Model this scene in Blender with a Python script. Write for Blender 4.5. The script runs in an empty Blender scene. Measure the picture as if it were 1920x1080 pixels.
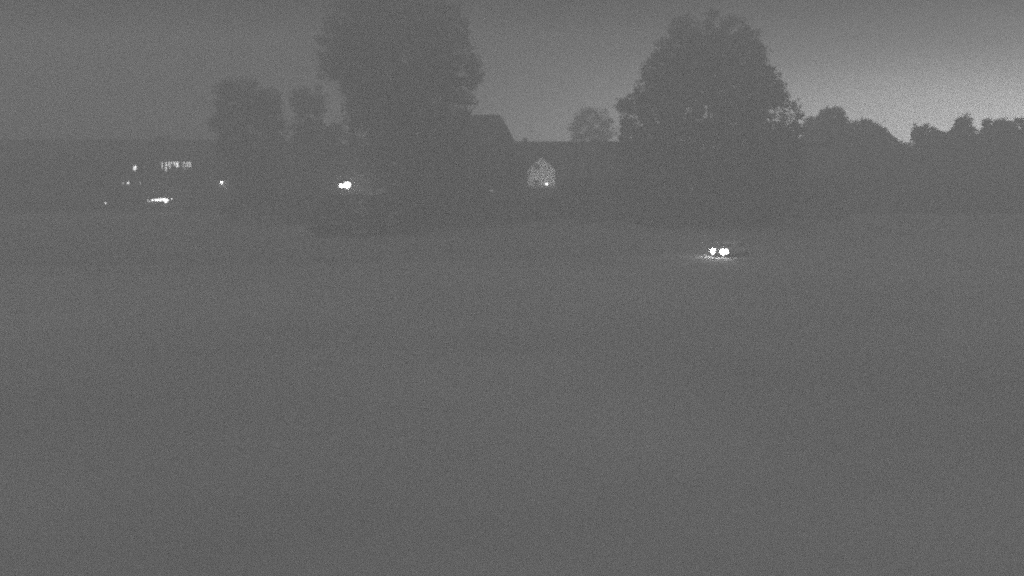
import bpy, math, random
import numpy as np
from mathutils import Vector
R = math.radians
scene = bpy.context.scene
col = scene.collection
random.seed(7)
rng = np.random.default_rng(7)

# ------------------------------------------------------------------ camera
CAM_H = 11.4; PITCH = 7.72; FPX = 2058.0
cd = bpy.data.cameras.new('camera'); cam = bpy.data.objects.new('camera', cd); col.objects.link(cam)
cd.lens = 36.0 * FPX / 1920.0; cd.clip_start = 0.5; cd.clip_end = 3000
cam.location = (0, 0, CAM_H); cam.rotation_euler = (R(90 - PITCH), 0, 0)
scene.camera = cam
def X(px, Y, py=300):
    t = math.atan((540 - py) / FPX) - R(PITCH)
    dz = Y * math.tan(t)
    return (px - 960) / FPX * (Y * math.cos(R(PITCH)) - dz * math.sin(R(PITCH)))
def GP(Y): return 540 + FPX * math.tan(math.atan(CAM_H / Y) - R(PITCH))      # row of the ground at distance Y
def Z(py, Y): return CAM_H + Y * math.tan(math.atan((540 - py) / FPX) - R(PITCH))

# ------------------------------------------------------------------ world, sun, exposure
SUN_EL, SUN_ROT = -3.0, 50.0
SKY = dict(strength=0.05, glow=9.2, low=0.0, zenith=1.50)
w = bpy.data.worlds.new('World'); scene.world = w; w.use_nodes = True
nt = w.node_tree; nt.nodes.clear()
def N(t, **k):
    n = nt.nodes.new(t)
    for a, b in k.items(): setattr(n, a, b)
    return n
def M_(op, a, b=None, c=None, clamp=False):
    n = N('ShaderNodeMath', operation=op); n.use_clamp = clamp
    for i, v in enumerate((a, b, c)):
        if v is None: continue
        if isinstance(v, (int, float)): n.inputs[i].default_value = v
        else: nt.links.new(v, n.inputs[i])
    return n.outputs[0]
out = N('ShaderNodeOutputWorld'); bg = N('ShaderNodeBackground')
nt.links.new(bg.outputs[0], out.inputs[0])
sky = N('ShaderNodeTexSky'); sky.sky_type = 'NISHITA'; sky.sun_disc = False
sky.sun_elevation = R(SUN_EL); sky.sun_rotation = R(SUN_ROT)
bw = N('ShaderNodeRGBToBW'); nt.links.new(sky.outputs[0], bw.inputs[0])
tc = N('ShaderNodeTexCoord'); sp = N('ShaderNodeSeparateXYZ'); nt.links.new(tc.outputs['Generated'], sp.inputs[0])
dx, dy, dz = sp.outputs
# dusk band: low bright strip towards the set sun under a dull cloud deck
az = M_('ADD', M_('MULTIPLY', dx, math.sin(R(SUN_ROT))), M_('MULTIPLY', dy, math.cos(R(SUN_ROT))))
azf = M_('POWER', M_('MAXIMUM', az, 0.0), 5.4)
el = M_('MAXIMUM', dz, 0.0)
band = M_('EXPONENT', M_('MULTIPLY', M_('POWER', M_('DIVIDE', el, 0.067), 2.0), -1.0))
ns = N('ShaderNodeTexNoise'); ns.inputs['Scale'].default_value = 3.0; ns.inputs['Detail'].default_value = 4
mp = N('ShaderNodeMapping'); mp.inputs['Scale'].default_value = (1, 1, 6)
nt.links.new(tc.outputs['Generated'], mp.inputs[0]); nt.links.new(mp.outputs[0], ns.inputs['Vector'])
mott = M_('ADD', M_('MULTIPLY', ns.outputs['Fac'], 0.3), 0.85)
glow = M_('MULTIPLY', band, M_('ADD', M_('MULTIPLY', azf, SKY['glow']), 0.05))
# overcast deck: dull towards the horizon, lighter overhead
zen = N('ShaderNodeMapRange', interpolation_type='SMOOTHSTEP'); nt.links.new(dz, zen.inputs[0])
for i_, v_ in ((1, 0.72), (2, 0.98), (3, SKY['low']), (4, SKY['zenith'])): zen.inputs[i_].default_value = v_
tot = M_('ADD', M_('ADD', M_('MULTIPLY', bw.outputs[0], SKY['strength']), zen.outputs[0]), glow)
nt.links.new(M_('MULTIPLY', tot, mott), bg.inputs['Color'])
bg.inputs['Strength'].default_value = 1.0

sd = bpy.data.lights.new('sun', 'SUN'); sd.energy = 0.02; sd.angle = R(12); sd.color = (1, 1, 1)
so = bpy.data.objects.new('sun', sd); col.objects.link(so)
so.rotation_euler = (R(90 - 1.5), 0, R(180 - SUN_ROT)); so.location = (60, 80, 60)

vs = scene.view_settings
vs.view_transform = 'Standard'; vs.look = 'None'; vs.gamma = 1; vs.exposure = 0.0; vs.use_curve_mapping = False
cy = scene.cycles
cy.use_denoising = False; cy.volume_bounces = 1; cy.max_bounces = 4; cy.diffuse_bounces = 2
cy.use_adaptive_sampling = False; cy.sample_clamp_indirect = 2.0; cy.pixel_filter_type = 'BLACKMAN_HARRIS'; cy.filter_width = 2.5
cy.transparent_max_bounces = 6

# ------------------------------------------------------------------ helpers
def children(o): return [c for c in bpy.data.objects if c.parent is o]
def tag(o, label=None, cat=None, group=None, kind=None):
    for k, v in (('label', label), ('category', cat), ('group', group), ('kind', kind)):
        if v: o[k] = v
    return o
def empty(name, loc, label, cat, group=None, rz=0):
    o = bpy.data.objects.new(name, None); col.objects.link(o)
    o.location = loc; o.rotation_euler.z = rz; o.empty_display_size = 0.3
    return tag(o, label, cat, group)
def copy_tree(o, parent=None):
    c = o.copy(); col.objects.link(c)
    if parent: c.parent = parent
    for ch in children(o): copy_tree(ch, c)
    return c
def origin(p):
    v = Vector((0, 0, 0))
    while p: v += Vector(p.location); p = p.parent
    return v
class MB:
    def __init__(s): s.v = []; s.f = []
    def add(s, vs_, fs):
        b = len(s.v); s.v += [tuple(p) for p in vs_]; s.f += [tuple(b + i for i in f) for f in fs]; return s
    def box(s, x0, x1, y0, y1, z0, z1):
        return s.add([(x0,y0,z0),(x1,y0,z0),(x1,y1,z0),(x0,y1,z0),(x0,y0,z1),(x1,y0,z1),(x1,y1,z1),(x0,y1,z1)],
                     [(3,2,1,0),(4,5,6,7),(0,1,5,4),(1,2,6,5),(2,3,7,6),(3,0,4,7)])
    def loft(s, rings, cap=True):
        n = len(rings[0]); b = len(s.v)
        for r in rings: s.v += [tuple(p) for p in r]
        for k in range(len(rings) - 1):
            for i in range(n):
                j = (i + 1) % n
                s.f.append((b+k*n+i, b+k*n+j, b+(k+1)*n+j, b+(k+1)*n+i))
        if cap:
            s.f.append(tuple(b + i for i in reversed(range(n))))
            s.f.append(tuple(b + (len(rings)-1)*n + i for i in range(n)))
        return s
    def tube(s, pts, rad, n=8):
        rings = []
        for k, p in enumerate(pts):
            p = Vector(p); a = Vector(pts[max(k-1, 0)]); c = Vector(pts[min(k+1, len(pts)-1)])
            d = (c - a).normalized(); u = d.orthogonal().normalized(); v = d.cross(u)
            r = rad[k] if isinstance(rad, (list, tuple)) else rad
            rings.append([p + (u*math.cos(2*math.pi*i/n) + v*math.sin(2*math.pi*i/n))*r for i in range(n)])
        # keep the rings' seams together
        return s.loft(rings)
    def lathe(s, c, prof, n=16, axis='z'):
        rings = []
        for r, h in prof:
            ring = []
            for i in range(n):
                a = 2*math.pi*i/n; q = (r*math.cos(a), r*math.sin(a), h)
                if axis == 'y': q = (q[0], h, -q[1])
                if axis == 'x': q = (h, q[0], q[1])
                ring.append((c[0]+q[0], c[1]+q[1], c[2]+q[2]))
            rings.append(ring)
        return s.loft(rings)
    def ball(s, c, rx, ry=None, rz=None, n=14):
        ry = ry or rx; rz = rz or rx; rings = []
        m = n // 2
        for k in range(m + 1):
            t = -math.pi/2 + math.pi*k/m; cr = max(math.cos(t), 0.02)
            rings.append([(c[0]+rx*cr*math.cos(2*math.pi*i/n), c[1]+ry*cr*math.sin(2*math.pi*i/n), c[2]+rz*math.sin(t)) for i in range(n)])
        return s.loft(rings)
    def build(s, name, mat, parent=None, local=False, smooth=False, bevel=0):
        me = bpy.data.meshes.new(name)
        o3 = Vector((0,0,0)) if local else origin(parent)
        me.from_pydata([(p[0]-o3.x, p[1]-o3.y, p[2]-o3.z) for p in s.v], [], s.f); me.update()
        if smooth: me.polygons.foreach_set('use_smooth', [True]*len(me.polygons))
        me.materials.append(mat)
        o = bpy.data.objects.new(name, me); col.objects.link(o)
        if parent: o.parent = parent
        if bevel:
            b = o.modifiers.new('bevel', 'BEVEL'); b.width = bevel; b.segments = 2; b.limit_method = 'ANGLE'
        return o

mats = {}
def mat(name, c0, c1=None, scale=3.0, rough=0.8, bump=0.0, emit=0.0, metal=0.0, stretch=None):
    m = bpy.data.materials.new(name); m.use_nodes = True; t = m.node_tree
    b = t.nodes['Principled BSDF']; b.inputs['Roughness'].default_value = rough; b.inputs['Metallic'].default_value = metal
    b.inputs['Base Color'].default_value = (c0, c0, c0, 1)
    if c1 is not None:
        tcn = t.nodes.new('ShaderNodeTexCoord'); nz = t.nodes.new('ShaderNodeTexNoise'); cr = t.nodes.new('ShaderNodeMix'); cr.data_type = 'RGBA'
        mpn = t.nodes.new('ShaderNodeMapping')
        if stretch: mpn.inputs['Scale'].default_value = stretch
        nz.inputs['Scale'].default_value = scale; nz.inputs['Detail'].default_value = 6
        t.links.new(tcn.outputs['Object'], mpn.inputs[0]); t.links.new(mpn.outputs[0], nz.inputs['Vector'])
        rp = t.nodes.new('ShaderNodeMapRange'); rp.inputs[1].default_value = 0.3; rp.inputs[2].default_value = 0.7
        t.links.new(nz.outputs['Fac'], rp.inputs[0]); t.links.new(rp.outputs[0], cr.inputs['Factor'])
        cr.inputs[6].default_value = (c0, c0, c0, 1); cr.inputs[7].default_value = (c1, c1, c1, 1)
        t.links.new(cr.outputs[2], b.inputs['Base Color'])
        if bump:
            bp = t.nodes.new('ShaderNodeBump'); bp.inputs['Strength'].default_value = bump
            t.links.new(nz.outputs['Fac'], bp.inputs['Height']); t.links.new(bp.outputs[0], b.inputs['Normal'])
    if emit:
        b.inputs['Emission Color'].default_value = (1, 1, 1, 1); b.inputs['Emission Strength'].default_value = emit
    mats[name] = m; return m
GRASS = 0.31
mat('meadow', GRASS*0.84, GRASS*1.16, 0.035, 0.95, 0.2)
mat('asphalt', 0.25, 0.29, 0.8, 0.85, 0.1)
mat('leaf', 0.08, 0.12, 0.4, 0.7)
mat('leaf_far', 0.07, 0.11, 0.3, 0.7)
mat('bark', 0.06, 0.11, 4, 0.9, 0.4, stretch=(1, 1, .2))
mat('plaster', 0.17, 0.22, 1.2, 0.9, 0.1)
mat('white_plaster', 0.74, 0.82, 1.5, 0.85, 0.1)
mat('brick', 0.09, 0.13, 2.5, 0.9, 0.2)
mat('roof_tile', 0.06, 0.10, 3, 0.8, 0.3, stretch=(1, 3, 3))
mat('trim', 0.30, 0.34, 3, 0.6)
mat('glass', 0.04, rough=0.08)
mat('dark_metal', 0.06, 0.09, 8, 0.45, metal=0.6)
mat('pale_metal', 0.6, 0.68, 8, 0.4)
mat('curtain', 0.35, 0.45, 6, 0.9, 0.2, stretch=(4, 1, .1))
mat('door_paint', 0.10, 0.14, 4, 0.5)
mat('garden_soil', 0.19, 0.25, 0.3, 0.95, 0.2)
mat('car_paint', 0.78, 0.8, 9, 0.25, metal=0.3)
mat('rubber', 0.03, 0.04, 12, 0.9)
mat('alloy', 0.45, 0.5, 8, 0.35, metal=0.8)
mat('terracotta', 0.22, 0.28, 6, 0.85)
mat('lit_room', 0.5, emit=5.8)
mat('dim_room', 0.5, emit=1.6)
mat('lamp_glass', 0.8, emit=16.0)
mat('lamp_glass_soft', 0.8, emit=11.0)
mat('lamp_glass_dim', 0.8, emit=2.2)
mat('headlight_glass', 0.8, emit=40.0)

def light(name, kind, loc, energy, parent, radius=0.1, spot=None, aim=None):
    d = bpy.data.lights.new(name, kind); d.energy = energy; d.shadow_soft_size = radius
    o = bpy.data.objects.new(name, d); col.objects.link(o)
    if spot: d.spot_size = R(spot); d.spot_blend = 0.6
    o.parent = parent
    o.location = loc
    if aim is not None: o.rotation_euler = Vector(aim).to_track_quat('-Z', 'Y').to_euler()
    return o

# ------------------------------------------------------------------ ground and road
def ground():
    xs = np.linspace(-205, 205, 83); ys = np.concatenate([np.linspace(-38, 120, 80), np.linspace(124, 222, 30)])
    v = []
    for y in ys:
        for x in xs:
            z = 0.12*math.sin(x*0.05+1)*math.sin(y*0.07) if 12 < y < 88 else 0
            if y > 60: z *= max(0, (88-y)/28)
            v.append((x, y, z))
    n = len(xs); f = [(j*n+i, j*n+i+1, (j+1)*n+i+1, (j+1)*n+i) for j in range(len(ys)-1) for i in range(n-1)]
    m = MB().add(v, f); o = m.build('ground', mats['meadow'], smooth=True); tag(o, kind='structure')
ground()
def strip(name, pts, wd, z, m):
    b = MB(); v = []
    for i, p in enumerate(pts):
        p = Vector(p); a = Vector(pts[max(i-1,0)]); c = Vector(pts[min(i+1,len(pts)-1)])
        d = (c-a).normalized(); nrm = Vector((-d.y, d.x))*wd/2
        v += [(p.x-nrm.x, p.y-nrm.y, z), (p.x+nrm.x, p.y+nrm.y, z)]
    b.add(v, [(2*i, 2*i+2, 2*i+3, 2*i+1) for i in range(len(pts)-1)])
    return tag(b.build(name, m), kind='structure')
RD = [(-200,92),(-120,92.5),(-60,94),(-20,97),(0,100.5),(14,105),(26,112.5),(38,121),(54,131),(80,138),(120,141),(200,142)]
strip('road', RD, 6.0, 0.006, mats['asphalt'])
g_ = [(x, y+3.4+.02*abs(x)*0, 0.004) for x, y in RD]; g2_ = [(x, 221.5, 0.004) for x, y in RD]
tag(MB().add(g_+g2_, [(i, i+1, len(RD)+i+1, len(RD)+i) for i in range(len(RD)-1)]).build('garden_ground', mats['garden_soil']), kind='structure')

# ------------------------------------------------------------------ trees
def leaves(prof, n_clump, per, leaf, squash=1.0, fill=0.55, clump=1.2, gap=None):
    """clumps of small leaf faces through the crown's volume; prof = [(z, x_centre, radius)] from the top down"""
    zs = np.array([p[0] for p in prof])[::-1]; xc = np.array([p[1] for p in prof])[::-1]; rr = np.array([p[2] for p in prof])[::-1]
    zz = np.linspace(zs[0], zs[-1], 400); wgt = np.interp(zz, zs, rr)**2 + 0.02
    cz = rng.choice(zz, n_clump, p=wgt/wgt.sum())
    a = rng.uniform(0, 2*np.pi, n_clump)
    u = rng.uniform(0, 1, n_clump)**fill                              # small exponent pushes clumps outwards
    rad = np.maximum(np.interp(cz, zs, rr) - clump*0.4, 0.05)
    cx = np.interp(cz, zs, xc) + rad*u*np.cos(a); cyy = rad*u*np.sin(a)*squash
    cs = clump*rng.uniform(0.55, 1.25, n_clump)
    if gap:
        keep = ~((cz > gap[0]) & (cz < gap[1]) & (rng.uniform(0, 1, n_clump) < gap[2]))
        cx, cyy, cz, cs = cx[keep], cyy[keep], cz[keep], cs[keep]
    k = len(cx); n = k*per
    d = rng.normal(size=(n, 3)); d /= np.linalg.norm(d, axis=1)[:, None]
    d *= (rng.uniform(0.0, 1, n)**0.45)[:, None]*np.repeat(cs, per)[:, None]*np.array([1, 1, 0.8])
    c = np.stack([np.repeat(cx, per), np.repeat(cyy, per), np.repeat(cz, per)], 1) + d
    t1 = rng.normal(size=(n, 3)); t1 /= np.linalg.norm(t1, axis=1)[:, None]
    t2 = np.cross(t1, rng.normal(size=(n, 3))); t2 /= np.linalg.norm(t2, axis=1)[:, None]
    s = leaf*rng.uniform(0.6, 1.3, n)[:, None]
    v = np.stack([c - t1*s, c + t2*s*0.55, c + t1*s, c - t2*s*0.55], 1).reshape(-1, 3)
    return v, n
def crown_mesh(name, v, n, m, parent, loc):
    me = bpy.data.meshes.new(name)
    v = v - np.array(loc)
    me.vertices.add(len(v)); me.vertices.foreach_set('co', v.astype(np.float32).ravel())
    me.loops.add(4*n); me.loops.foreach_set('vertex_index', np.arange(4*n, dtype=np.int32))
    me.polygons.add(n); me.polygons.foreach_set('loop_start', np.arange(0, 4*n, 4, dtype=np.int32))
    me.update(calc_edges=True); me.validate(); me.materials.append(m)
    o = bpy.data.objects.new(name, me); col.objects.link(o); o.parent = parent
    return o
def tree(name, label, prof_px, Y, group=None, dens=1.0, leaf=0.24, clump=1.15, gap=None, squash=1.0, m='leaf', base=None, fill=0.4):
    """prof_px: the crown's half-widths by height, measured as (row, left, right) at the tree's own distance Y"""
    prof = [(Z(py, Y), (X(a, Y, py)+X(b, Y, py))/2, abs(X(b, Y, py)-X(a, Y, py))/2) for py, a, b in prof_px]
    bx = base if base is not None else prof[-1][1]
    loc = Vector((bx, Y, 0))
    o = empty(name, loc, label, 'tree' if 'shrub' not in name and 'bush' not in name else 'shrub', group)
    area = sum((prof[i][0]-prof[i+1][0])*(prof[i][2]+prof[i+1][2]) for i in range(len(prof)-1))
    need = area*6.0*dens/(1.1*leaf*leaf)
    per = 42; nc = max(10, int(need/per))
    v, n = leaves(prof, nc, per, leaf, squash, fill, clump, gap)
    v[:, 1] += Y
    crown_mesh('crown', v, n, mats[m], o, loc)
    top = prof[0][0]; rmax = max(p[2] for p in prof); zb = prof[-1][0]
    r0 = max(0.06, 0.022*top)
    tb = MB(); ztop = zb + (top - zb)*0.75
    pts = [(bx, Y, -0.1), (bx+.05, Y, top*0.06), (bx, Y+.1, top*0.22), (bx+(prof[len(prof)//2][1]-bx)*.6, Y, (zb+ztop)/2), (prof[1][1], Y, ztop)]
    tb.tube(pts, [r0*1.5, r0*1.08, r0*.9, r0*.5, r0*.12], 9)
    nl = 9 if top > 8 else 5
    for i in range(nl):
        a = i*2.4 + rng.uniform(0, .5); z0 = zb*.8 + (top-zb)*0.5*i/nl; L = float(np.interp(z0 + .3*rmax, [q[0] for q in prof][::-1], [q[2] for q in prof][::-1]))*rng.uniform(.45, .7)
        p0 = Vector((bx, Y, z0)); d = Vector((math.cos(a), math.sin(a), rng.uniform(.5, .9)))
        tb.tube([p0, p0+d*L*.5, p0+d*L+Vector((0,0,L*.15))], [r0*.42, r0*.26, r0*.06], 6)
    tb.build('trunk', mats['bark'], o, smooth=True)
    return o

tree('broadleaf_tree', 'tallest broad tree, its crown reaching the top edge behind the bright street lamp',
     [(-20,690,800),(-6,640,850),(30,606,880),(80,594,893),(120,592,902),(146,600,906),(165,622,899),(190,640,894),(215,642,884),(260,648,882),(320,655,872),(372,690,840)], 142, dens=1.5)
tree('conical_tree', 'large cone shaped tree right of the lit gable, with small gaps low in its crown',
     [(24,1300,1368),(40,1262,1400),(62,1240,1426),(92,1220,1438),(122,1204,1444),(150,1192,1468),(166,1178,1478),(192,1160,1488),(203,1150,1494),(236,1154,1508),(262,1158,1510),(300,1162,1510),(350,1172,1500),(386,1185,1485),(402,1210,1460)], 150, gap=(13, 16.5, 0.36), dens=2.2, clump=1.0)
tree('broadleaf_tree', 'broad flat topped tree at the right end of the long three storey house',
     [(149,412,448),(160,403,500),(178,398,522),(206,397,538),(240,397,545),(290,402,548),(318,428,540),(372,445,515)], 152, 'trees between the houses')
tree('broadleaf_tree', 'narrow tree with a pointed top close left of the tallest tree',
     [(146,563,584),(164,551,604),(190,545,612),(216,546,609),(260,542,622),(320,545,632),(372,565,615)], 156, 'trees between the houses')
tree('broadleaf_tree', 'low rounded tree filling the foot of the sky gap left of the tallest tree',
     [(236,612,640),(250,600,655),(290,592,664),(340,596,660),(380,610,645)], 160, 'trees between the houses')
tree('broadleaf_tree', 'thin see through tree behind the roof left of the cone shaped tree',
     [(203,1092,1132),(214,1074,1148),(236,1066,1155),(262,1066,1156),(300,1070,1152),(330,1085,1135)], 205, dens=.55, clump=.75, leaf=.11, m='leaf_far')
tree('roof_bush', 'pointed bush tip showing over the roof where the steep hipped roof ends',
     [(254,976,984),(262,970,993),(290,964,1000),(340,968,996)], 186, m='leaf_far', clump=.6)
far = [
 ('small crown squeezed between the cone shaped tree and the far wood', [(222,1512,1532),(230,1506,1545),(270,1500,1550),(350,1505,1540)], 196),
 ('far wood tree with the highest square shouldered top', [(205,1536,1582),(212,1533,1588),(240,1528,1592),(300,1525,1592),(360,1540,1580)], 200),
 ('far wood tree with a level top right of the square shouldered one', [(224,1592,1622),(230,1578,1640),(260,1572,1650),(320,1575,1648),(362,1590,1635)], 203),
 ('far wood tree on the falling slope left of the notch in the treeline', [(234,1640,1652),(250,1628,1672),(275,1620,1690),(330,1625,1690),(365,1640,1675)], 199),
 ('lowest far wood tree filling the notch in the treeline', [(269,1684,1700),(276,1672,1716),(310,1666,1722),(362,1678,1710)], 205),
 ('far wood tree just right of the notch with a round top', [(233,1716,1736),(242,1709,1757),(262,1708,1772),(320,1706,1775),(362,1722,1760)], 201),
 ('low far wood tree between the round top and the spire', [(244,1752,1768),(254,1742,1788),(300,1735,1800),(362,1750,1785)], 204),
 ('spire shaped far wood tree rising above its neighbours', [(217,1798,1813),(228,1790,1822),(244,1785,1830),(262,1780,1835),(320,1776,1840),(365,1792,1822)], 198),
 ('far wood tree with a small knob right of the spire', [(226,1846,1854),(234,1840,1868),(256,1832,1880),(320,1828,1884),(362,1842,1868)], 202),
 ('far wood tree with a peaked top near the right edge', [(220,1872,1880),(228,1862,1898),(256,1858,1910),(320,1855,1915),(362,1870,1900)], 199),
 ('far wood tree cut by the right edge of the picture', [(223,1908,1932),(230,1896,1950),(260,1888,1962),(320,1888,1965),(362,1905,1945)], 203),
]
for lb, pr, Y in far:
    tree('woodland_tree', lb, pr, Y, 'trees of the far wood', m='leaf_far', leaf=.27, clump=.9, dens=2.6)
for px in (1985, 2060, 2140):
    tree('woodland_tree', 'far wood tree outside the right edge of the picture', [(230,px-14,px+16),(250,px-40,px+42),(320,px-44,px+46),(364,px-20,px+20)], 201+rng.uniform(-3,3), 'trees of the far wood', m='leaf_far', leaf=.27, clump=.9, dens=2.6)

def mass(name, x0, x1, y0, y1, h0, h1, n, leaf=.4, slope=1e-3):
    """a far belt of woodland that reads as one mass"""
    c = np.stack([rng.uniform(x0, x1, n), rng.uniform(y0, y1, n), rng.uniform(0, 1, n)**0.8], 1)
    hh = h0 + (h1-h0)*(0.5+0.5*np.sin(c[:,0]*0.31+1.2*np.sin(c[:,0]*0.11)))*rng.uniform(.8, 1, n)
    c[:, 2] *= hh*np.clip((c[:, 1]-y0)/slope, .12, 1)
    t1 = rng.normal(size=(n,3)); t1 /= np.linalg.norm(t1,axis=1)[:,None]
    t2 = np.cross(t1, rng.normal(size=(n,3))); t2 /= np.linalg.norm(t2,axis=1)[:,None]
    v = np.stack([c-t1*leaf, c+t2*leaf*.7, c+t1*leaf, c-t2*leaf*.7], 1).reshape(-1,3); v[:,2] = np.maximum(v[:,2], 0.01)
    o = crown_mesh(name, v, n, mats['leaf_far'], None, (0,0,0)); tag(o, kind='stuff'); return o
tag(mass('treeline', -200, 62, 208, 219, 6, 8.5, 26000), 'low dark treeline far behind the houses', 'treeline')
tag(mass('undergrowth', 46, 150, 170, 207, 9, 10.6, 120000, slope=20), 'dense undergrowth along the foot of the far wood', 'undergrowth')
for px, Y, top, wd, lb in [(650,131,364,150,'wide rounded bush added in front of the glaring street lamp to hide its light pool'),  # this bush is added to shade and hide the lamp's pool
      (738,133,358,110,'tall bush added under the tallest tree to hide ground lit by the street lamp'), (820,143,356,90,'dark bush under the tallest tree before the hipped house'),  # the tall one is added to screen lamplit ground
      (1240,148,368,120,'bush under the left skirt of the cone shaped tree'), (1350,146,376,120,'low bush at the foot of the cone shaped tree'), (1455,150,366,110,'bush under the right skirt of the cone shaped tree'), (905,144,352,44,'dark bush before the hipped house wall'), (960,150,352,34,'dark bush at the left corner of the long roofed house'),
                           (1090,150,338,60,'wide bush under the eaves right of the lit gable'), (560,150,356,80,'wide low bush before the low house right of its wall lamp'),
                           (1540,160,330,110,'broad bush at the foot of the far wood beside the cone shaped tree'), (440,156,372,40,'small bush below the wall lamp of the low house')]:
    tree('garden_bush', lb, [(top,px-wd*.12,px+wd*.12),(top+8,px-wd*.4,px+wd*.4),(top+26,px-wd*.5,px+wd*.5),(GP(Y)-2,px-wd*.46,px+wd*.46)], Y, 'bushes in the gardens', clump=.5, leaf=.18)

# ------------------------------------------------------------------ buildings
def window(parent, x0, x1, z0, z1, Y, pane='glass', bars=1, frame=.08, curtains=None):
    """framed opening on a wall whose face is at Y, facing the meadow (-Y)"""
    f = MB(); t = frame
    f.box(x0, x1, Y-.06, Y-.004, z1-t, z1).box(x0, x1, Y-.06, Y-.004, z0, z0+t)
    f.box(x0, x0+t, Y-.06, Y-.004, z0+t, z1-t).box(x1-t, x1, Y-.06, Y-.004, z0+t, z1-t)
    for i in range(bars):
        c = x0 + (x1-x0)*(i+1)/(bars+1); f.box(c-.03, c+.03, Y-.055, Y-.004, z0+t, z1-t)
    fo = f.build('window', mats['trim'], parent)
    MB().box(x0+t, x1-t, Y-.02, Y-.006, z0+t, z1-t).build('pane', mats[pane], fo)
    MB().box(x0-.05, x1+.05, Y-.14, Y-.004, z0-.09, z0-.003).build('sill', mats['trim'], fo)
    if curtains:
        c = MB()
        for a, b, za, zb in curtains: c.box(a, b, Y-.036, Y-.022, za, zb)
        c.build('curtain', mats['curtain'], fo)
    return fo
def door(parent, x0, x1, z1, Y):
    d = MB().box(x0, x1, Y-.05, Y-.004, 0.05, z1).box(x0+.15, x1-.15, Y-.07, Y-.05, .3, 1.0).box(x0+.15, x1-.15, Y-.07, Y-.05, 1.15, z1-.2).build('door', mats['door_paint'], parent)
    MB().box(x1-.14, x1-.1, Y-.12, Y-.05, 1.0, 1.14).build('handle', mats['alloy'], d)
def gable_roof(parent, x0, x1, y0, y1, ze, zr, o=.5, th=.22):
    yc = (y0+y1)/2; s = (zr-ze)/(yc-y0); b = MB()
    for sg, ye in ((-1, y0-o), (1, y1+o)):
        zb = ze - s*o
        pts = [(ye, zb), (yc, zr), (yc, zr+th*1.2), (ye, zb+th)]
        b.loft([[(x, p[0], p[1]) for p in pts] for x in (x0-o, x1+o)])
    return b.build('roof', mats['roof_tile'], parent)
def gable_walls(parent, x0, x1, y0, y1, ze, zr, m):
    yc = (y0+y1)/2
    prof = [(y0, -.1), (y1, -.1), (y1, ze-.02), (yc, zr-.02), (y0, ze-.02)]
    return MB().loft([[(x, p[0], p[1]) for p in prof] for x in (x0, x1)]).build('wall', mats[m], parent)
def chimney(roof, x, y, z0, z1, s=.45):
    c = MB().box(x-s, x+s, y-s, y+s, z0, z1).box(x-s-.08, x+s+.08, y-s-.08, y+s+.08, z1+.003, z1+.14)
    return c.build('chimney', mats['brick'], roof)

# long three storey house on the left
YA = 175.0; ridgeYA = YA + 6
ax0, ax1 = -112.0, X(392, ridgeYA)
A = empty('apartment_house', ((ax0+ax1)/2, YA+6, 0), 'long three storey house with a level roof and a few lit windows at the left', 'house')
zrA = Z(262, ridgeYA) - .25; zeA = zrA - 2.7
gable_walls(A, ax0, ax1, YA, YA+12, zeA, zrA, 'plaster'); rA = gable_roof(A, ax0, ax1, YA, YA+12, zeA, zrA)
chimney(rA, X(305, YA+6), YA+6.2, zrA-1, Z(257.5, YA+6), .9)
MB().box(X(316, YA+4), X(330, YA+4), YA+4.2, YA+4.6, Z(264, YA+4.4), Z(262, YA+4.4)).build('skylight', mats['pale_metal'], rA)
z3a, z3b = Z(319, YA), Z(303, YA); z2a, z2b = Z(352, YA), Z(337, YA); z1a, z1b = Z(386, YA), Z(370, YA)
px = -30
while px < 380:
    xa = X(px, YA); skip3 = 296 < px + 16 and px < 366 or 236 < px+16 and px < 262
    if not skip3: window(A, xa, xa+1.3, z3a, z3b, YA)
    if not (218 < px+16 and px < 270): window(A, xa, xa+1.3, z2a, z2b, YA)
    if not (262 < px+16 and px < 330): window(A, xa, xa+1.3, z1a, z1b, YA)
    px += 34
# lit upper window row, curtains drawn but for slits
def slit_curtains(x0, x1, z0, z1, slits):
    """curtain strips covering all but the slits (xa, xb, z_low): below z_low the slit is closed"""
    out_, x = [], x0
    for a, b, zl in sorted(slits):
        if a > x: out_.append((x, a, z0, z1))
        if zl > z0: out_.append((a, b, z0, zl))
        x = b
    if x < x1: out_.append((x, x1, z0, z1))
    return out_
def S(px, wpx, py): return (X(px-wpx/2, YA), X(px+wpx/2, YA), Z(py, YA))
for a, b, sl in [(300, 324.5, [S(304,1.3,317), S(311,1.7,321), S(316.5,1.2,312), S(318.6,1.0,316), S(321,1.4,307)]),
                 (325, 339, [S(326.6,1.7,311), S(332,3.9,313.5)]),
                 (339.5, 361, [S(341.5,.5,312), S(344.5,.6,316), S(347.5,.5,316), S(351.6,1.8,313), S(354,.5,313), S(356.6,1.8,313)])]:
    xa, xb = X(a, YA), X(b, YA)
    cur = slit_curtains(xa+.07, xb-.07, Z(322, YA)+.07, Z(302.6, YA)-.07, sl)
    if a > 330: cur.append((X(350.4, YA), X(358, YA), Z(310, YA), Z(308.6, YA)))
    tag(window(A, xa, xb, Z(322, YA), Z(302.6, YA), YA, 'lit_room', 0, .07, cur), 'lit window with curtain slits')
xa, xb = X(247, YA), X(257, YA)
fo = window(A, xa, xb, Z(322, YA), Z(308, YA), YA, 'lit_room', 0, .07)
c = MB(); Yc0, Yc1 = YA-.036, YA-.022                                    # two curtains tied back, a slanting gap between
def quad(pts): c.loft([[(X(p, YA), y, Z(q, YA)) for p, q in pts] for y in (Yc0, Yc1)])
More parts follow.
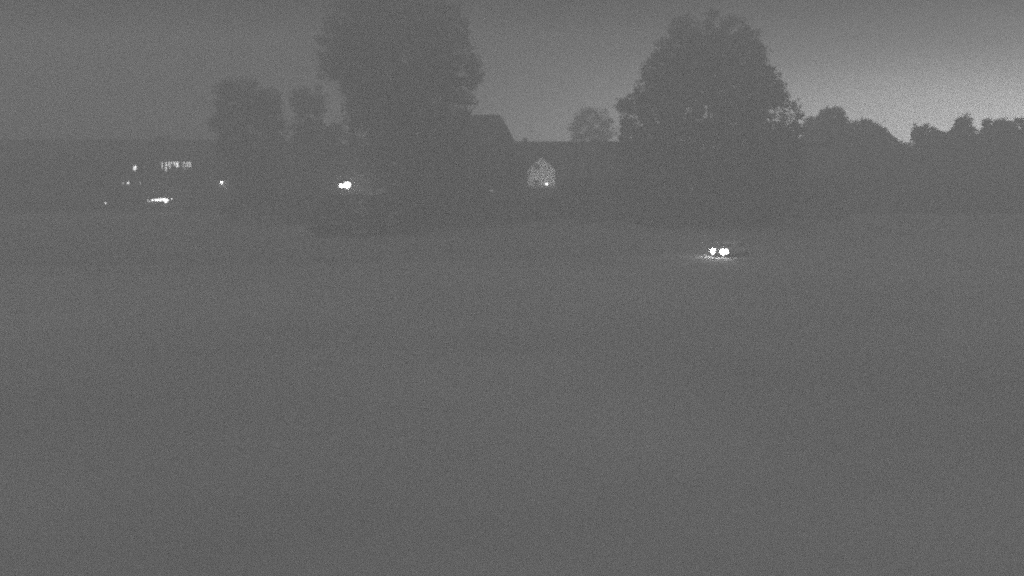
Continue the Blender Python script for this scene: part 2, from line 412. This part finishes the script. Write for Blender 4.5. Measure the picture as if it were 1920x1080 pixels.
quad([(247.5,321.5),(249.2,321.5),(249.2,316),(251.6,309),(247.5,309)]); quad([(252.6,321.5),(256.5,321.5),(256.5,309),(255.2,309),(255.0,315)])
quad([(249.2,321.5),(252.6,321.5),(252.8,319.6),(249.2,319.6)]); quad([(251.4,310.6),(255.2,310.6),(255.2,308.6),(251.4,308.6)])
c.build('curtain', mats['curtain'], fo); tag(fo, 'brightly lit small window with slanting curtain gap')
for pxc, half, pn in ((229, 1.3, 'dim_room'), (238, 1.7, 'lit_room'), (261, 1.0, 'dim_room')):
    fo = window(A, X(pxc-4, YA), X(pxc+4, YA), Z(350, YA), Z(338, YA), YA, pn, 0, .07)
    c = MB(); za, zb = Z(350, YA)+.07, Z(338, YA)-.07
    c.box(X(pxc-4,YA)+.07, X(pxc-half,YA), Yc0, Yc1, za, zb).box(X(pxc+half,YA), X(pxc+4,YA)-.07, Yc0, Yc1, za, zb)
    c.box(X(pxc-half,YA), X(pxc+half,YA), Yc0, Yc1, za, Z(345.5,YA)).box(X(pxc-half,YA), X(pxc+half,YA), Yc0, Yc1, Z(340.8,YA), zb)
    c.build('curtain', mats['curtain'], fo)
door(A, X(345, YA), X(345, YA)+1.1, 2.2, YA)

# string of bulbs over the terrace
fx0, fx1 = X(266, 171), X(324, 171)
T = empty('string_light', ((fx0+fx1)/2, 171, 0), 'string of glowing bulbs along the terrace of the long three storey house', 'string lights')
for fx in (fx0, fx1): MB().tube([(fx,171,-.05),(fx,171,2.25)], .04, 8).build('post', mats['dark_metal'], T)
MB().tube([(fx0,171,2.2), (X(285,171),171,Z(375.3,171)+.1), (X(300,171),171,Z(374,171)+.12), (X(312,171),171,Z(373,171)+.12), (fx1,171,2.24)], .015, 6).build('cable', mats['dark_metal'], T)
for bpx, bpy_, br, mm in ((273.5,376,.10,'lamp_glass_dim'),(277,377.5,.12,'lamp_glass_dim'),(283,375.6,.12,'lamp_glass_soft'),(289,375.3,.15,'lamp_glass_soft'),(293.5,375,.15,'lamp_glass_soft'),
                         (298.5,374.6,.16,'lamp_glass_soft'),(304.5,374.4,.20,'lamp_glass_soft'),(307.5,377,.20,'lamp_glass_soft'),(311,374.8,.12,'lamp_glass_soft'),(318.5,373.5,.07,'lamp_glass_soft')):
    MB().ball((X(bpx,171), 171, Z(bpy_,171)), br*1.25).build('bulb', mats[mm], T, smooth=True)

# low pale house with a wall lamp
YG = 166.0
gx0, gx1 = X(408, YG), X(618, YG)
G = empty('low_house', ((gx0+gx1)/2, YG+4, 0), 'low pale house half hidden by trees, with a lamp on its left corner', 'house')
zeG = Z(312, YG); zrG = zeG + 2.4
gable_walls(G, gx0, gx1, YG, YG+8, zeG, zrG, 'plaster'); rG = gable_roof(G, gx0, gx1, YG, YG+8, zeG, zrG)
for pxx in (440, 480, 520, 560, 595):
    window(G, X(pxx,YG), X(pxx,YG)+1.2, Z(345,YG), Z(330,YG), YG); window(G, X(pxx,YG), X(pxx,YG)+1.2, Z(384,YG), Z(368,YG), YG)
door(G, X(460,YG), X(460,YG)+1.1, 2.15, YG); chimney(rG, X(585,YG), YG+4, zrG-.8, zrG+1.0)

# tall house with a steep hipped roof
YF = 148.0; fd = 8.5
F = empty('hipped_house', (X(880,YF), YF+4, 0), 'tall house with a steep hipped roof rising behind the tallest tree', 'house')
fx0, fx1 = X(770, YF), X(984, YF); zeF = Z(303, YF); zrF = Z(215, YF+4.2)
MB().box(fx0, fx1, YF, YF+fd, -.1, zeF-.02).build('wall', mats['brick'], F)
o_ = .5; yc = YF+fd/2
rings = [[(fx0-o_,YF-o_,zeF-.2),(fx1+o_,YF-o_,zeF-.2),(fx1+o_,YF+fd+o_,zeF-.2),(fx0-o_,YF+fd+o_,zeF-.2)],
         [(fx0-o_,YF-o_,zeF),(fx1+o_,YF-o_,zeF),(fx1+o_,YF+fd+o_,zeF),(fx0-o_,YF+fd+o_,zeF)]]
xm = X(961.5, yc, 258); xk = X(947, yc, 229); xr = X(937, yc, 215)
def ring(xR, inset, z): return [(fx0-o_+(fx1+o_-xR), YF-o_+inset, z), (xR, YF-o_+inset, z), (xR, YF+fd+o_-inset, z), (fx0-o_+(fx1+o_-xR), YF+fd+o_-inset, z)]
rings += [ring(xm, 2.5, Z(258, yc)), ring(xk, 3.9, Z(229, yc)), ring(xr, 4.72, zrF)]
rF = MB().loft(rings).build('roof', mats['roof_tile'], F)
for pxx in (800, 840, 880, 935):
    window(F, X(pxx,YF), X(pxx,YF)+1.2, Z(346,YF), Z(324,YF), YF); window(F, X(pxx,YF), X(pxx,YF)+1.2, Z(396,YF), Z(376,YF), YF)
door(F, X(905,YF), X(905,YF)+1.1, 2.2, YF)

# long roofed house with the lit gable
YE = 157.0; ed = 10.0; ex0, ex1 = X(957, YE), X(1215, YE)
E = empty('gabled_house', ((ex0+ex1)/2, YE+ed/2, 0), 'long roofed house with one pale floodlit gable in the middle of the picture', 'house')
zrE = Z(266, YE+ed/2) - .2; zeE = zrE - 4.6
gable_walls(E, ex0, ex1, YE, YE+ed, zeE, zrE, 'brick'); rE = gable_roof(E, ex0, ex1, YE, YE+ed, zeE, zrE, .45)
YD = YE - .9
dx0, dx1 = X(990, YD), X(1041, YD); dxc = (dx0+dx1)/2
zd0, zd1, zd2 = Z(349, YD), Z(319, YD), Z(294, YD)
pr = [(dx0, zd0), (dx1, zd0), (dx1, zd1), (dxc, zd2), (dx0, zd1)]
gb = MB().loft([[(x, y, z) for x, z in pr] for y in (YD, YE+4.2)]).build('gable', mats['white_plaster'], E)
dr = MB()
for sg, xe in ((-1, dx0), (1, dx1)):
    s = (zd2-zd1)/(dxc-dx0); oo = .22
    a = (xe + sg*oo, zd1 - s*oo); pts = [(a[0], a[1]+.03), (dxc, zd2+.03), (dxc, zd2+.26), (a[0], a[1]+.2)]
    dr.loft([[(x, y, z) for x, z in pts] for y in (YD-.12, YE+4.3)])
dr.build('gable_roof', mats['roof_tile'], gb)
f = window(gb, X(1003,YD), X(1013,YD), Z(317,YD), Z(309,YD), YD, bars=1, frame=.06)
bz = Z(349, YD)
bal = MB().box(dx0-.3, dx1+.3, YD-1.4, YD-.01, bz-.18, bz).build('balcony', mats['plaster'], E)
rl = MB()
for i in range(19):
    x = dx0-.25 + (dx1-dx0+.5)*i/18; rl.box(x-.012, x+.012, YD-1.36, YD-1.33, bz, bz+.32)
rl.box(dx0-.28, dx1+.28, YD-1.38, YD-1.31, bz+.32, bz+.36); rl.build('railing', mats['dark_metal'], bal)
for pxx in (972, 1060, 1095, 1130, 1165):
    window(E, X(pxx,YE), X(pxx,YE)+1.2, Z(357,YE), Z(345,YE), YE); window(E, X(pxx,YE), X(pxx,YE)+1.2, Z(398,YE), Z(380,YE), YE)
MB().box(X(958,YE), X(964,YE), YE-.12, YE-.005, 0, zeE-.6).build('corner_pilaster', mats['white_plaster'], E)
door(E, X(1012,YE), X(1012,YE)+1.1, 2.2, YE); chimney(rE, X(1105,YE+6), YE+5.4, zrE-1, zrE-.1+.0, .3)
for pxx, lb, sz in ((986, 'leafy potted shrub at the left end of the lit balcony', .3), (1008, 'larger potted shrub left of the balcony floodlight', .36), (1046, 'leafy potted shrub at the right end of the lit balcony', .32)):
    loc = Vector((X(pxx,YD-.9), YD-.9, bz)); P = empty('potted_shrub', loc, lb, 'plant', 'potted shrubs on the balcony')
    MB().lathe(loc, [(.11,0.002),(.16,.2),(.17,.22),(.14,.22)], 12).build('pot', mats['terracotta'], P)
    v, n = leaves([(bz+.22+sz*2, loc.x, .06), (bz+.22+sz*1.3, loc.x, sz*.9), (bz+.22+sz*.6, loc.x, sz), (bz+.2, loc.x, .12)], 16, 30, .05, 1, .5, .14)
    v[:,1] += loc.y; crown_mesh('foliage', v, n, mats['leaf'], P, loc)

# ------------------------------------------------------------------ lamps
lx, ly, lz = X(650, 138), 138.0, Z(347, 138)
SL = empty('street_lamp', (lx, ly, 0), 'glaring street lamp with an added second globe as glare lobe, under the tallest tree', 'street lamp')
MB().lathe((lx,ly,0), [(.16,-.1),(.16,.25),(.1,.32),(.075,.5),(.055,lz-.5),(.09,lz-.48),(.09,lz-.4)], 14).tube([(lx,ly,lz-.55),(lx-.45,ly,lz-.5),(lx-.66,ly,lz-.3)], .03, 8).build('pole', mats['dark_metal'], SL, smooth=True)
g1 = MB().ball((lx,ly,lz), .42, .42, .38, n=18).build('globe', mats['lamp_glass'], SL, smooth=True)
MB().ball((lx-.76,ly,lz-.08), .24, n=14).build('globe', mats['lamp_glass'], SL, smooth=True)  # second globe and its arm are added to imitate the glare's left lobe
MB().lathe((lx,ly,lz+.38), [(.22,.08),(.13,.16),(.03,.22)], 12).build('cap', mats['dark_metal'], SL)
light('street_lamp_light', 'POINT', (0,-.6,lz), 450, SL, .3)

def wall_lamp(px_, py_, Y, r, m, label, energy=0, grp='lamps on the house walls'):
    x, z = X(px_, Y-.25), Z(py_, Y-.25)
    o = empty('wall_lamp', (x, Y-.01, z), label, 'wall lamp', grp)
    MB().box(x-.07, x+.07, Y-.04, Y-.008, z-.1, z+.14).tube([(x,Y-.04,z+.1),(x,Y-.14,z+.16),(x,Y-.25,z+.12)], .018, 6).build('bracket', mats['dark_metal'], o)
    MB().lathe((x,Y-.25,z), [(.4*r,r*.95),(r*1.1,r*.75),(r*1.1,r*.68),(.4*r,r*.68)], 12).build('shade', mats['dark_metal'], o)
    MB().ball((x,Y-.25,z-r*.05), r*.9, n=12).build('bulb', mats[m], o, smooth=True)
    if energy: light('wall_lamp_light', 'POINT', (0,-.55,-.05), energy, o, .1)
wall_lamp(414, 342, YG, .20, 'lamp_glass', 'bright round wall lamp on the left corner of the low house', 25)
wall_lamp(422, 351.3, YG, .06, 'lamp_glass_soft', 'tiny wall light just below the bright round lamp of the low house')
wall_lamp(922, 357.5, YF, .13, 'lamp_glass_dim', 'faint wall light on the hipped house', 6)
gx, gz = X(193, 172), Z(380.5, 172)
GL = empty('garden_lamp', (gx, 172, 0), 'small lone garden lamp on a short post at the left house', 'garden lamp')
MB().tube([(gx,172,-.05),(gx,172,gz-.1)], .035, 8).build('post', mats['dark_metal'], GL)
MB().ball((gx,172,gz), .10).build('globe', mats['lamp_glass_soft'], GL, smooth=True)
# floodlight on a post in the garden, aimed at the gable
qy = YD - 6.5; qx, qz = X(1025.5, qy), Z(345, qy)
FL = empty('floodlight', (qx, qy, 0), 'bright little floodlight on a slim post before the lit gable', 'floodlight')
MB().tube([(qx,qy+.12,-.1),(qx,qy+.12,2.4),(qx,qy+.12,qz-.05)], [.06,.05,.04], 8).build('post', mats['dark_metal'], FL)
MB().box(qx-.16,qx+.16,qy+.06,qy+.2,qz-.12,qz+.12).build('housing', mats['dark_metal'], FL)
MB().ball((qx,qy,qz), .16, .07, .15, n=14).build('lens', mats['lamp_glass_soft'], FL, smooth=True)
tx, tz = (dx0+dx1)/2, (zd0+zd2)/2
light('floodlight_light', 'SPOT', (0,.45,qz+.15), 1150, FL, .12, 74, (tx-qx, YD-qy-.45, tz-qz-.25))

# ------------------------------------------------------------------ car
CY = 106.5
cxm = X(1346, CY, 472)
hd = Vector((-math.sin(R(49)), -math.cos(R(49))))
CAR = empty('car', (0,0,0), 'pale car with two glaring headlights on the road across the meadow', 'car')
# local: x forward, y left, origin under the centre; the nose is 2.1 m ahead
nose = Vector((cxm, CY)); cc = nose - hd*2.05
CAR.location = (cc.x, cc.y, 0.006); CAR.rotation_euler.z = math.atan2(hd.y, hd.x)
def sect(x, hw, zlo, zhi, tuck=.86):
    return [(x,-hw*.96,zlo),(x,-hw,zlo+(zhi-zlo)*.35),(x,-hw*.985,zlo+(zhi-zlo)*.75),(x,-hw*tuck,zhi),(x,hw*tuck,zhi),(x,hw*.985,zlo+(zhi-zlo)*.75),(x,hw,zlo+(zhi-zlo)*.35),(x,hw*.96,zlo)]
body = MB().loft([sect(-2.12,.70,.42,.86),sect(-2.0,.82,.28,.95),sect(-1.4,.88,.22,.98),sect(-.6,.89,.2,.96),(sect(.5,.89,.2,.95)),sect(1.1,.88,.22,.93),sect(1.75,.85,.24,.84),sect(2.02,.78,.3,.74),sect(2.12,.66,.38,.62)])
body.loft([[(x,-hw*s,z0),(x,hw*s,z0),(x,hw*s*.86,z1),(x,-hw*s*.86,z1)] for x,hw,s,z0,z1 in ((-1.75,.82,.95,.93,.97),(-1.2,.82,1,.93,1.38),(-.5,.82,1,.93,1.46),(.1,.82,1,.92,1.43),(.95,.82,.97,.92,.96))])
bo = body.build('body', mats['car_paint'], CAR, local=True, smooth=False, bevel=.03)
MB().loft([[(.16,-.66,1.38),(.16,.66,1.38),(.14,.6,1.37),(.14,-.6,1.37)],[(.94,-.74,.98),(.94,.74,.98),(.9,.7,.97),(.9,-.7,.97)]]).build('windscreen', mats['glass'], CAR, local=True)
for sg in (-1, 1):
    MB().box(-1.15,-.1,sg*.80-.012,sg*.80+.012,1.0,1.3).build('side_window', mats['glass'], CAR, local=True)
    MB().ball((.72,sg*.98,1.0),.08,.12,.07).build('wing_mirror', mats['car_paint'], CAR, local=True, smooth=True)
    hl = MB().ball((2.03, sg*.58, .56), .18, .27, .25, n=16).ball((1.74, sg*.76, .56), .30, .13, .22, n=12).build('headlight', mats['headlight_glass'], CAR, local=True, smooth=True)  # lenses oversized and bulged round the side to imitate glare
    MB().box(1.7,2.1,sg*.58-.2,sg*.58+.2,.78,.81).build('bezel', mats['alloy'], hl, local=True)
    MB().ball((2.02, sg*.62, .27), .06, .09, .06, n=12).build('added_fog_lamp', mats['lamp_glass_soft'], CAR, local=True, smooth=True)  # added lit lamps that stretch the headlight glare downwards
    light('headlight_beam', 'SPOT', (2.3, sg*.66, .58), 125, CAR, .1, 168, (1, 0, -.05))
    for wx in (-1.32, 1.32):
        wb = MB().lathe((wx, sg*.80, .31), [(.2,-.09),(.30,-.1),(.315,-.05),(.315,.05),(.30,.1),(.2,.09)], 24, 'y').build('wheel', mats['rubber'], CAR, local=True, smooth=False)
        MB().lathe((wx, sg*.80, .31), [(.06,-.085),(.2,-.085),(.2,.085),(.06,.085)], 16, 'y').build('rim', mats['alloy'], wb, local=True)
MB().box(2.085,2.13,-.36,.36,.5,.6).build('grille', mats['dark_metal'], CAR, local=True)
MB().box(2.05,2.14,-.26,.26,.37,.47).build('number_plate', mats['pale_metal'], CAR, local=True)

# ------------------------------------------------------------------ haze
HAZE = 0.0115
h = MB().box(-210, 210, -42, 226, -1.2, 32.2)
hm = bpy.data.materials.new('haze'); hm.use_nodes = True; ht = hm.node_tree; ht.nodes.clear()
ho = ht.nodes.new('ShaderNodeOutputMaterial'); hv = ht.nodes.new('ShaderNodeVolumePrincipled')
hv.inputs['Color'].default_value = (.92, .92, .92, 1); hv.inputs['Density'].default_value = HAZE; hv.inputs['Anisotropy'].default_value = 0.0
ht.links.new(hv.outputs[0], ho.inputs['Volume'])
tag(h.build('haze', hm), kind='stuff')
